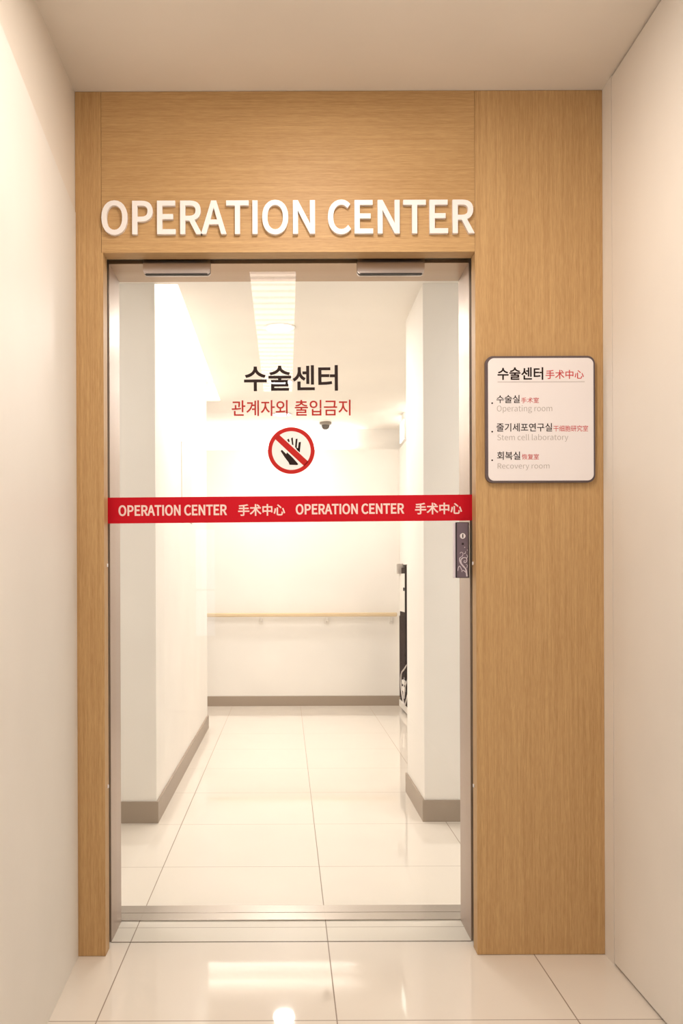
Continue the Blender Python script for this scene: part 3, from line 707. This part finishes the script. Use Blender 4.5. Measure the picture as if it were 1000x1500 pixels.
# corridor walls
LW = -0.594
LP, LE = 4.05, 6.67
tag(MB().box(-2.2, LW, LP, LE, 0, CEIL_C + 0.15).build('wall_corridor_left', M['corridor_paint']), kind=S)
RW, RP, RPB = 0.628, 4.06, 4.63
tag(MB().box(RW, 2.2, RP, RPB, 0, CEIL_C).build('wall_corridor_pillar', M['corridor_paint']), kind=S)
BK = 7.85
LEDGE = 2.262
we = MB()
we.box(-2.2, 1.0, BK, BK + 0.10, 0, LEDGE)
we.box(-2.2, 2.2, BK + 0.10, BK + 0.22, 0, CEIL_C + 0.05)
tag(we.build('wall_corridor_end', M['corridor_paint']), kind=S)
RX = 1.0
NY0, NY1, NZ = 7.10, 7.70, 1.235           # recess holding the cabinet
wc = MB()
wc.box(RX, RX + 0.10, RPB, NY0, 0, LEDGE)
wc.box(RX, RX + 0.10, NY1, BK + 0.1, 0, LEDGE)
wc.box(RX, RX + 0.10, NY0, NY1, NZ, LEDGE)
wc.box(RX + 0.10, RX + 0.40, RPB, NY0, 0, CEIL_C)
wc.box(RX + 0.10, RX + 0.40, NY1, BK + 0.1, 0, CEIL_C)
wc.box(RX + 0.10, RX + 0.40, NY0, NY1, NZ, CEIL_C)
wc.box(RX + 0.34, RX + 0.40, NY0, NY1, 0, NZ)
tag(wc.build('wall_corridor_right', M['corridor_paint']), kind=S)
ws = MB()
ws.box(-2.3, -2.2, 2.7, 8.1, 0, CEIL_C + 0.1)
ws.box(2.2, 2.3, 2.7, RPB, 0, CEIL_C + 0.1)
tag(ws.build('wall_corridor_side', M['corridor_paint']), kind=S)

# skirting
BH, BT = 0.098, 0.010
bl = MB()
bl.box(-2.2, LW + BT, LP - BT, LP, 0, BH, 0.001)
bl.box(LW, LW + BT, LP, LE + BT, 0, BH, 0.001)
tag(bl.build('baseboard_left', M['skirting']), kind=S)
br = MB()
br.box(RW - BT, 2.2, RP - BT, RP, 0, BH, 0.001)
br.box(RW - BT, RW, RP, RPB + BT, 0, BH, 0.001)
tag(br.build('baseboard_right', M['skirting']), kind=S)
tag(MB().box(-2.2, RX, BK - BT, BK, 0, 0.087, 0.001).build('baseboard_end', M['skirting']), kind=S)

# flush white access door in the left corridor wall
ad = MB()
a0, a1, az0, az1 = 5.06, 5.61, 1.46, 1.896
ad.box(LW - 0.005, LW + 0.004, a0 + 0.005, a1 - 0.005, az0 + 0.005, az1 - 0.005, 0.001)
ac = empty('access_panel', (LW, (a0 + a1) / 2, az0))
tag(ac, 'flush white access panel in the left corridor wall above the red band', 'access panel')
ad.build('panel_door', M['white_metal'], ac)
af = MB()
af.box(LW - 0.002, LW + 0.0025, a0, a0 + 0.004, az0, az1)
af.box(LW - 0.002, LW + 0.0025, a1 - 0.004, a1, az0, az1)
af.box(LW - 0.002, LW + 0.0025, a0, a1, az1 - 0.004, az1)
af.box(LW - 0.002, LW + 0.0025, a0, a1, az0, az0 + 0.004)
af.build('panel_frame', M['grey_box'], ac)

# ------------------------------------------------------------------ the glass door
door = empty('door_1', ((OL + OR) / 2, GLASS_F, 0))
tag(door, 'frameless clear glass door with red band and no-touching sign', kind=S)
GX0, GX1, GZ1 = FL - 0.006, FRX + 0.006, FT + 0.012
MB().box(GX0, GX1, GLASS_F, GLASS_F + 0.010, 0.006, GZ1 - 0.004, 0.0006).build('glass_pane', M['glass'], door)

for (x0, x1, yb_) in ((210, 308, 402.5), (523, 621, 402)):
    ax, az = at(x0, yb_, GLASS_F)
    bx, _ = at(x1, yb_, GLASS_F)
    pf = MB()
    pf.prism(rrect(ax, bx, az, GZ1 - 0.004, 0.011, 'ab'), GLASS_F - 0.011, GLASS_F)
    pf.prism(rrect(ax, bx, az, GZ1 - 0.004, 0.011, 'ab'), GLASS_F + 0.010, GLASS_F + 0.021)
    bmesh.ops.bevel(pf.bm, geom=[e for e in pf.bm.edges if len(e.link_faces) == 2 and e.calc_face_angle() > 1.2], offset=0.0018, segments=2, affect='EDGES')
    p = pf.build('patch_fitting', M['fitting'], door)
    ub = MB()
    ub.box(ax + 0.008, bx - 0.008, GLASS_F - 0.0095, GLASS_F - 0.001, az - 0.0022, az + 0.0005)
    ub.build('rubber_gasket', M['rubber'], p)

# red band; it hangs a hair higher at its right end
TILT = -0.0050
bcx, bcz = at(425.5, 745.7, GLASS_F)
bw, bh = 541 * GLASS_F / F, 38.0 * GLASS_F / F
BY = GLASS_F - 0.0006
bm_ = MB().box(-bw / 2, bw / 2, BY, GLASS_F - 0.00002, -bh / 2, bh / 2)
bmesh.ops.transform(bm_.bm, matrix=Matrix.Translation((bcx, 0, bcz)) @ Matrix.Rotation(TILT, 4, 'Y'), verts=bm_.bm.verts[:])
band = bm_.build('red_band', M['red_film'], door)
for txt, a, b, t, bt in (('OPERATION CENTER', 174, 331.5, 740.0, 755.0), ('手术中心', 349, 417, 738.8, 755.2), ('OPERATION CENTER', 433.5, 591, 738.2, 752.8), ('手术中心', 608, 676, 736.8, 753.0)):
    ink('band_lettering', txt, a, b, t, bt, BY, 0.00015, M['band_letters'], band, offset=0.0011 if txt[0] == 'O' else 0.0008, tilt=TILT)

ink('door_lettering', '수술센터', 358, 494, 536, 572, GLASS_F, 0.00015, M['black_film'], door, offset=0.0016, tilt=-0.004)
ink('door_lettering', '관계자외 출입금지', 339.5, 513, 586.2, 609, GLASS_F, 0.00015, M['red_letters'], door, offset=0.0005, tilt=-0.002, gap=100)

# round no-touching sign: white disc, red ring and bar, dark hand in two halves
cx, cz = at(426.5, 660, GLASS_F)
k = GLASS_F / F
ro, ri = 34.3 * k, 28.4 * k
sd = MB()
sd.prism([(cx + (ri + 0.002) * math.cos(2 * math.pi * i / 72), cz + (ri + 0.002) * math.sin(2 * math.pi * i / 72)) for i in range(72)], GLASS_F - 0.0003, GLASS_F - 0.00002)
disc = sd.build('prohibition_disc', M['white_film'], door)
MB().ring(cx, cz, ro, ri, GLASS_F - 0.0006, GLASS_F - 0.0003).build('red_ring', M['ring_red'], disc)


def sgn(pts, name, m_, y1=GLASS_F - 0.0003, y0=GLASS_F - 0.0006):
    """outlines given in pixels of the round sign, 1000 px to 220 px of the photograph"""
    b = MB()
    for pl in pts:
        b.prism([((320 + 0.22 * x - 426.5) * k + cx, cz - (500 + 0.22 * y - 660) * k) for x, y in pl], y0, y1)
    return b.build(name, m_, disc)


sgn([[(376, 650), (404, 622), (598, 802), (570, 832)]], 'red_bar', M['ring_red'])
fing = [[(456, 655), (468, 648), (474, 668), (466, 672)],
        [(483, 645), (494, 640), (499, 692), (489, 688)],
        [(514, 650), (526, 648), (520, 712), (509, 704)],
        [(534, 672), (548, 670), (541, 740), (527, 726), (528, 715)],
        [(509, 702), (521, 708), (536, 716), (541, 741), (524, 726)]]
sgn(fing, 'hand_fingers', M['black_film'])
sgn([[(413, 730), (422, 722), (434, 734), (450, 750), (456, 740), (474, 756), (500, 782), (530, 818), (524, 824), (472, 822), (466, 806), (440, 772)]], 'hand_palm', M['black_film'])

# electronic lock on the glass
lx0, lz1 = at(667.3, 765, GLASS_F - 0.02)
lx1, lz0 = at(687, 846.5, GLASS_F - 0.02)
LY = GLASS_F - 0.022
lk = MB().box(lx0, lx1, LY, GLASS_F, lz0, lz1, 0.0018)
lk.box(lx0 + 0.001, lx1 - 0.001, GLASS_F + 0.010, GLASS_F + 0.028, lz0, lz1, 0.0018)
lock = lk.build('door_lock', M['lock_body'], door)
MB().box(lx0 - 0.0055, lx0 - 0.0004, LY + 0.004, GLASS_F, lz0, lz1 - 0.002, 0.0008).build('side_strip', M['lock_print'], lock)
MB().box(lx0 + 0.0030, lx1 - 0.0034, LY - 0.0012, LY + 0.0005, lz0 + 0.0015, lz1 - 0.002, 0.0004).build('face_plate', M['lock_plate'], lock)
PY = LY - 0.0012


def lp(x, y):
    """pixel of the enlarged lock picture (571 px to 40 px of the photograph)"""
    return at(660 + 0.07005 * x, 755 + 0.07005 * y, PY)


kx, kz = lp(247, 430)
kr = 0.0083
bmk = MB().ring(kx, kz, kr, 0.0001, PY - 0.003, PY, 36)
cyl = bmk.build('key_cylinder', M['silver'], lock)
MB().prism([(kx - 0.0016, kz - 0.0055), (kx + 0.0016, kz - 0.0055), (kx + 0.0016, kz + 0.0055), (kx - 0.0016, kz + 0.0055)], PY - 0.0034, PY - 0.0028).build('keyhole', M['lock_body'], lock)
x_, z_ = lp(250, 595)
MB().prism(rrect(x_ - 0.0032, x_ + 0.0032, z_ - 0.0032, z_ + 0.0032, 0.001), PY - 0.0006, PY).build('lock_button', M['lock_body'], lock)
x_, z_ = lp(255, 720)
MB().ring(x_, z_, 0.0036, 0.0001, PY - 0.0006, PY, 20).build('lock_button', M['lock_plate'], lock)


def curl(pts, r0, r1, n=5):
    """smooth line through the given pixels"""
    P = [Vector((*lp(*p), 0)) for p in pts]
    P = [P[0] * 2 - P[1]] + P + [P[-1] * 2 - P[-2]]
    out = []
    for i in range(1, len(P) - 2):
        a, b_, c, d = P[i - 1:i + 3]
        for j in range(n):
            t = j / n
            out.append(0.5 * ((2 * b_) + (c - a) * t + (2 * a - 5 * b_ + 4 * c - d) * t * t + (3 * b_ - a - 3 * c + d) * t ** 3))
    out.append(P[-2])
    m_ = len(out) - 1
    return [(q.x, PY, q.y) for q in out], [r0 + (r1 - r0) * i / m_ for i in range(m_ + 1)]


vine = MB()
for pts, r0, r1 in (
        ([(340, 1275), (315, 1130), (255, 1060), (200, 985), (185, 900), (215, 870)], 0.0026, 0.0012),
        ([(285, 1080), (225, 1010), (215, 930), (260, 885), (320, 890), (335, 945), (310, 985), (275, 975), (285, 940)], 0.0018, 0.0010),
        ([(325, 1200), (265, 1150), (230, 1160), (240, 1185)], 0.0014, 0.0009),
        ([(230, 1140), (190, 1060), (160, 1090), (148, 1160)], 0.0012, 0.0010),
        ([(325, 905), (350, 860), (330, 820)], 0.0012, 0.0008),
        ([(225, 870), (255, 820), (240, 775), (205, 775), (195, 800)], 0.0010, 0.0007),
        ([(270, 800), (305, 790), (310, 750)], 0.0010, 0.0006),
        ([(335, 1100), (345, 1040), (310, 1020)], 0.0010, 0.0006)):
    p, r = curl(pts, r0, r1)
    vine.tube(p, r, 8)
for x, y, r in ((345, 725, 0.0012), (290, 668, 0.0014), (300, 945, 0.0012)):
    ex, ez = lp(x, y)
    vine.ring(ex, ez, r, 0.0001, PY - 0.0008, PY, 14)
vine.build('scroll_ornament', M['lock_print'], lock)

# ------------------------------------------------------------------ raised letters over the door
word = 'OPERATION CENTER'
pos = {}
pen = 0
for i, ch in enumerate(word):
    if ch == ' ':
        pen += 74
        continue
    adv, cs = glyph(ch)
    xs = [p[0] for c in cs for p in c]
    zs = [p[1] for c in cs for p in c]
    pos[i] = (pen + min(xs), pen + max(xs), min(zs), max(zs))
    pen += adv
X0 = min(p[0] for p in pos.values())
X1 = max(p[1] for p in pos.values())
hx0, hzb = at(149.5, 342.0, WOOD_F - 0.012)
hx1, hzt = at(693, 294.5, WOOD_F - 0.012)
hzb = at(420, 341.2, WOOD_F - 0.012)[1]
hzt = at(420, 294.3, WOOD_F - 0.012)[1]
sx = (hx1 - hx0) / (X1 - X0)
sz = (hzt - hzb) / 257.0
LBL = {0: 'O at the start of the wall lettering', 1: 'P, second letter from the start', 2: 'E between P and R', 3: 'R between E and A', 4: 'A in the first word', 5: 'T between A and I',
       6: 'I, the single thin stroke', 7: 'O between I and N', 8: 'N ending the first word', 10: 'C starting the second word', 11: 'E between C and N', 12: 'N between E and T',
       13: 'T between N and E', 14: 'E between T and R', 15: 'R at the very end of the lettering'}
for i, p in pos.items():
    o = letters('sign_letter', word[i], hx0 + (p[0] - X0) * sx, hx0 + (p[1] - X0) * sx, hzb + p[2] * sz, hzb + p[3] * sz, WOOD_F - 0.0062, 0.0058, M['white_acrylic'], offset=0.0023)
    tag(o, 'raised white capital letter ' + LBL[i] + ' on the oak lintel', 'letter', 'raised white letters over the glass door')

# ------------------------------------------------------------------ room sign on the oak panel
SD = WOOD_F - 0.014
sx0, sz1 = at(710.7, 521.5, SD)
sx1, sz0 = at(872.0, 706.5, SD)
sg = empty('room_sign', ((sx0 + sx1) / 2, WOOD_F, sz0))
tag(sg, 'square white sign with grey rim listing rooms on the oak panel beside the door', 'sign')
MB().prism(rrect(sx0, sx1, sz0, sz1, 0.022, n=10), SD + 0.002, WOOD_F).build('rim', M['sign_edge'], sg)
kk = SD / F
MB().prism(rrect(sx0 + 3.8 * kk, sx1 - 2.6 * kk, sz0 + 2.8 * kk, sz1 - 3.2 * kk, 0.018, n=10), SD, SD + 0.003).build('face', M['sign_face'], sg)
for txt, a, b, t, bt, m_, off in (
        ('수술센터', 728.8, 795, 538.4, 556.2, 'sign_black', 0.0007), ('手术中心', 799, 854.5, 542, 555, 'sign_red', 0.0002),
        ('수술실', 727, 760.8, 578.8, 590.4, 'sign_black', 0.0002), ('手术室', 763, 789, 582.2, 590.4, 'sign_red', 0.0),
        ('Operating room', 727.5, 808.5, 593.6, 605.4, 'sign_grey', -0.0002),
        ('줄기세포연구실', 727, 808.2, 620, 632, 'sign_black', 0.0002), ('干细胞研究室', 810.3, 861, 623.2, 632, 'sign_red', 0.0),
        ('Stem cell laboratory', 728, 832, 635.8, 647.2, 'sign_grey', -0.0002),
        ('회복실', 728, 761.5, 661.6, 673.4, 'sign_black', 0.0002), ('恢复室', 764.3, 789, 664.8, 673.2, 'sign_red', 0.0),
        ('Recovery room', 728.5, 804.5, 678.6, 688.8, 'sign_grey', -0.0002)):
    ink('sign_lettering', txt, a, b, t, bt, SD, 0.0002, M[m_], sg, offset=off)
ra, rz = at(728.5, 559.6, SD)
rb, _ = at(856, 559.6, SD)
MB().box(ra, rb, SD - 0.0004, SD, rz - 0.0007, rz + 0.0007).build('rule', M['sign_grey'], sg)
for y_ in (590.6, 632.4, 674.2):
    qx, qz = at(720.6, y_, SD)
    MB().ring(qx, qz, 0.0024, 0.0001, SD - 0.0004, SD, 20).build('bullet', M['sign_black'], sg)

# small rubber buffers on the oak reveals (two each side)
for (x, y, side) in ((157.0, 828, 'L'), (157.5, 1153, 'L'), (695.0, 825, 'R'), (695.5, 1152, 'R')):
    xx, zz = at(x, y, WOOD_F + 0.03)
    s_ = 1 if side == 'L' else -1
    base = OL if side == 'L' else OR
    b_ = MB().box(min(base, base + s_ * 0.003), max(base, base + s_ * 0.003), WOOD_F + 0.034, WOOD_F + 0.044, zz - 0.005, zz + 0.005, 0.001).build('door_sensor', M['white_acrylic'])
    tag(b_, 'tiny pale sensor eye on the %s oak reveal, %s' % ('left' if side == 'L' else 'right', 'at lock height' if y < 1000 else 'nearer the floor'), 'sensor', 'sensor eyes in the door reveal')

# ------------------------------------------------------------------ corridor things
hr = empty('handrail', (0.0, BK, 0.78))
tag(hr, 'pale wooden handrail along the end wall of the corridor', 'handrail')
hz = at(450, 900.5, BK - 0.06)[1]
HX1 = 0.97
rail = MB()
rail.box(-2.1, HX1, BK - 0.075, BK - 0.040, hz - 0.017, hz + 0.017, 0.010, 4)
rail.build('rail', M['rail_wood'], hr, smooth=False)
for px_ in (382, 478.5, 573.5):
    x_, _ = at(px_, 908, BK - 0.06)
    b_ = MB()
    b_.box(x_ - 0.012, x_ + 0.012, BK - 0.068, BK - 0.046, hz - 0.030, hz - 0.016, 0.003)
    b_.tube([(x_, BK - 0.057, hz - 0.028), (x_, BK - 0.050, hz - 0.050), (x_, BK - 0.02, hz - 0.056), (x_, BK - 0.004, hz - 0.056)], 0.011, 12)
    b_.box(x_ - 0.020, x_ + 0.020, BK - 0.008, BK, hz - 0.084, hz - 0.030, 0.004)
    b_.build('bracket', M['white_metal'], hr)

# ceiling camera
ccx, ccz = at(476.5, 624, 7.6)
dc = empty('dome_camera', (ccx, 7.6, CEIL_C))
tag(dc, 'small grey dome security camera on the corridor ceiling', 'security camera')
MB().lathe([(0.0, CEIL_C), (0.050, CEIL_C), (0.052, CEIL_C - 0.004), (0.052, CEIL_C - 0.018), (0.044, CEIL_C - 0.024), (0.0, CEIL_C - 0.024)], ccx, 7.6).build('base', M['camera_grey'], dc, smooth=False)
MB().lathe([(0.036, CEIL_C - 0.022)] + [(0.036 * math.cos(R(a)), CEIL_C - 0.030 - 0.034 * math.sin(R(a))) for a in range(0, 91, 10)], ccx, 7.6).build('dome', M['camera_dome'], dc, smooth=True)

# lit exit sign hung from the ceiling at the right wall
ex0, ey0, ey1, ez0, ez1 = 0.940, 7.08, 7.34, 2.228, 2.392
es = empty('exit_sign', (ex0 + 0.012, (ey0 + ey1) / 2, ez0))
tag(es, 'lit green and white exit sign box hanging beside the right corridor pillar', 'exit sign')
MB().box(ex0 + 0.003, ex0 + 0.028, ey0, ey1, ez0, ez1, 0.002).build('housing', M['white_metal'], es)
MB().box(ex0, ex0 + 0.004, ey0 + 0.006, ey1 - 0.006, ez0 + 0.006, ez1 - 0.006).build('lit_face', M['exit_face'], es)
MB().box(ex0 + 0.008, ex0 + 0.022, ey0 + 0.06, ey0 + 0.20, ez1, CEIL_C).build('hanger', M['white_metal'], es)
gx = MB()
for a in ((ey0 + 0.010, ey0 + 0.018, ez0 + 0.01, ez1 - 0.01), (ey1 - 0.018, ey1 - 0.010, ez0 + 0.01, ez1 - 0.01), (ey0 + 0.010, ey1 - 0.010, ez0 + 0.01, ez0 + 0.018), (ey0 + 0.010, ey1 - 0.010, ez1 - 0.018, ez1 - 0.01)):
    gx.box(ex0 - 0.0006, ex0 + 0.0002, *a)
gx.build('green_border', M['exit_green'], es)

# dark cabinet standing in a recess of the right wall
CXF = 0.975
cb = empty('equipment_cabinet', (CXF + 0.15, (NY0 + NY1) / 2, 0))
tag(cb, 'tall dark equipment cabinet with cables half hidden behind the right corridor pillar', 'cabinet')
c0, c1 = NY0 + 0.03, NY1 - 0.02
MB().box(CXF + 0.006, CXF + 0.34, c0, c1, 0.075, 1.21, 0.003).build('body', M['dark_cabinet'], cb)
MB().box(CXF, CXF + 0.006, c0 + 0.19, c1 - 0.004, 0.84, 1.16, 0.001).build('upper_panel', M['white_metal'], cb)
MB().box(CXF - 0.001, CXF + 0.006, c0, c0 + 0.185, 0.075, 1.222, 0.001).build('edge_post', M['black_edge'], cb)
MB().box(CXF, CXF + 0.006, c0 + 0.19, c1 - 0.004, 0.10, 0.80, 0.001).build('lower_panel', M['dark_cabinet'], cb)
MB().box(CXF - 0.022, CXF + 0.02, c1 - 0.11, c1 - 0.004, 1.16, 1.245, 0.003).build('control_box', M['grey_box'], cb)
MB().tube([(CXF - 0.010, c0 + 0.21, 1.03), (CXF + 0.004, c0 + 0.21, 1.03)], 0.014, 16).build('knob', M['rubber'], cb)
MB().box(CXF - 0.004, CXF + 0.34, c0, c1, 0.022, 0.078, 0.004).build('plinth', M['white_metal'], cb)
for yy in (c0 + 0.07, c1 - 0.07):
    MB().tube([(CXF + 0.03, yy - 0.012, 0.0235), (CXF + 0.03, yy + 0.012, 0.0235)], 0.0225, 18).build('caster', M['rubber'], cb)
cables = MB()
for pts, rr in ((((CXF + 0.004, c0 + 0.08, 0.42), (CXF - 0.010, c0 + 0.18, 0.37), (CXF - 0.012, c0 + 0.33, 0.32), (CXF - 0.012, c0 + 0.35, 0.22), (CXF - 0.014, c0 + 0.22, 0.12), (CXF - 0.012, c0 + 0.12, 0.09), (CXF - 0.010, c0 + 0.05, 0.13), (CXF + 0.004, c0 + 0.03, 0.2)), 0.006),
                (((CXF + 0.004, c0 + 0.25, 0.30), (CXF - 0.012, c0 + 0.20, 0.22), (CXF - 0.014, c0 + 0.14, 0.14), (CXF - 0.010, c0 + 0.10, 0.24), (CXF + 0.004, c0 + 0.06, 0.30)), 0.005)):
    P = [Vector(q) for q in pts]
    P = [P[0]] + P + [P[-1]]
    out = []
    for i in range(1, len(P) - 2):
        a, b_, c, d = P[i - 1:i + 3]
        for j in range(6):
            t = j / 6
            out.append(0.5 * ((2 * b_) + (c - a) * t + (2 * a - 5 * b_ + 4 * c - d) * t * t + (3 * b_ - a - 3 * c + d) * t ** 3))
    out.append(P[-2])
    cables.tube(out, rr, 8)
cables.build('cables', M['cable'], cb)
for zz in (0.245, 0.19):
    MB().box(CXF - 0.018, CXF + 0.002, c0 + 0.14, c0 + 0.26, zz, zz + 0.035, 0.004).build('plug', M['white_metal'], cb)

# ------------------------------------------------------------------ lamps
for i, (dx, dy) in enumerate(DOWNS):
    d = empty('recessed_downlight', (dx, dy, CEIL_C))
    tag(d, 'round recessed downlight in the corridor ceiling, ' + ('nearest the glass door', 'middle of the row', 'nearest the end wall')[i], 'downlight', 'corridor downlights')
    MB().lathe([(0.070, CEIL_C), (0.086, CEIL_C - 0.001), (0.086, CEIL_C - 0.005), (0.076, CEIL_C - 0.008), (0.068, CEIL_C - 0.004), (0.068, CEIL_C)], dx, dy).build('trim_ring', M['white_metal'], d, smooth=True)
    MB().lathe([(0.0, CEIL_C - 0.001), (0.069, CEIL_C - 0.001), (0.069, CEIL_C - 0.004), (0.0, CEIL_C - 0.004)], dx, dy).build('lens', M['lamp_lens'], d)

qx0, qx1, qy0, qy1 = 0.0, 0.20, 1.50, 2.06
ql = empty('added_ceiling_light', (0.10, 1.78, CEIL_F))  # added fixture out of view, there to light the oak and lobby
tag(ql, 'short ceiling light added out of view to brighten the lobby before the glass door', 'ceiling light')
MB().box(qx0, qx1, qy0, qy1, CEIL_F - 0.010, CEIL_F - 0.0005).build('lens', M['panel_lens'], ql)
qf = MB()
for a in ((qx0 - 0.008, qx0, qy0 - 0.008, qy1 + 0.008), (qx1, qx1 + 0.008, qy0 - 0.008, qy1 + 0.008), (qx0, qx1, qy0 - 0.008, qy0), (qx0, qx1, qy1, qy1 + 0.008)):
    qf.box(a[0], a[1], a[2], a[3], CEIL_F - 0.013, CEIL_F)
qf.build('frame', M['white_metal'], ql)

px0_, px1_, py0_, py1_ = -0.164, 0.050, -1.30, 1.40
pl = empty('linear_ceiling_light', ((px0_ + px1_) / 2, (py0_ + py1_) / 2, CEIL_F))
tag(pl, 'long lit louvred ceiling light of the lobby, seen only mirrored in the glass door', 'ceiling light')
MB().box(px0_, px1_, py0_, py1_, CEIL_F - 0.008, CEIL_F - 0.0005).build('lens', M['panel_lens'], pl)
fr = MB()
for a in ((px0_ - 0.008, px0_, py0_ - 0.008, py1_ + 0.008), (px1_, px1_ + 0.008, py0_ - 0.008, py1_ + 0.008), (px0_, px1_, py0_ - 0.008, py0_), (px0_, px1_, py1_, py1_ + 0.008)):
    fr.box(a[0], a[1], a[2], a[3], CEIL_F - 0.014, CEIL_F)
fr.build('frame', M['white_metal'], pl)
n_ = 28
lv = MB()
for i in range(1, n_):
    y_ = py0_ + (py1_ - py0_) * i / n_
    lv.box(px0_, px1_, y_ - 0.004, y_ + 0.004, CEIL_F - 0.013, CEIL_F - 0.008)
lv.build('louvre', M['white_metal'], pl)
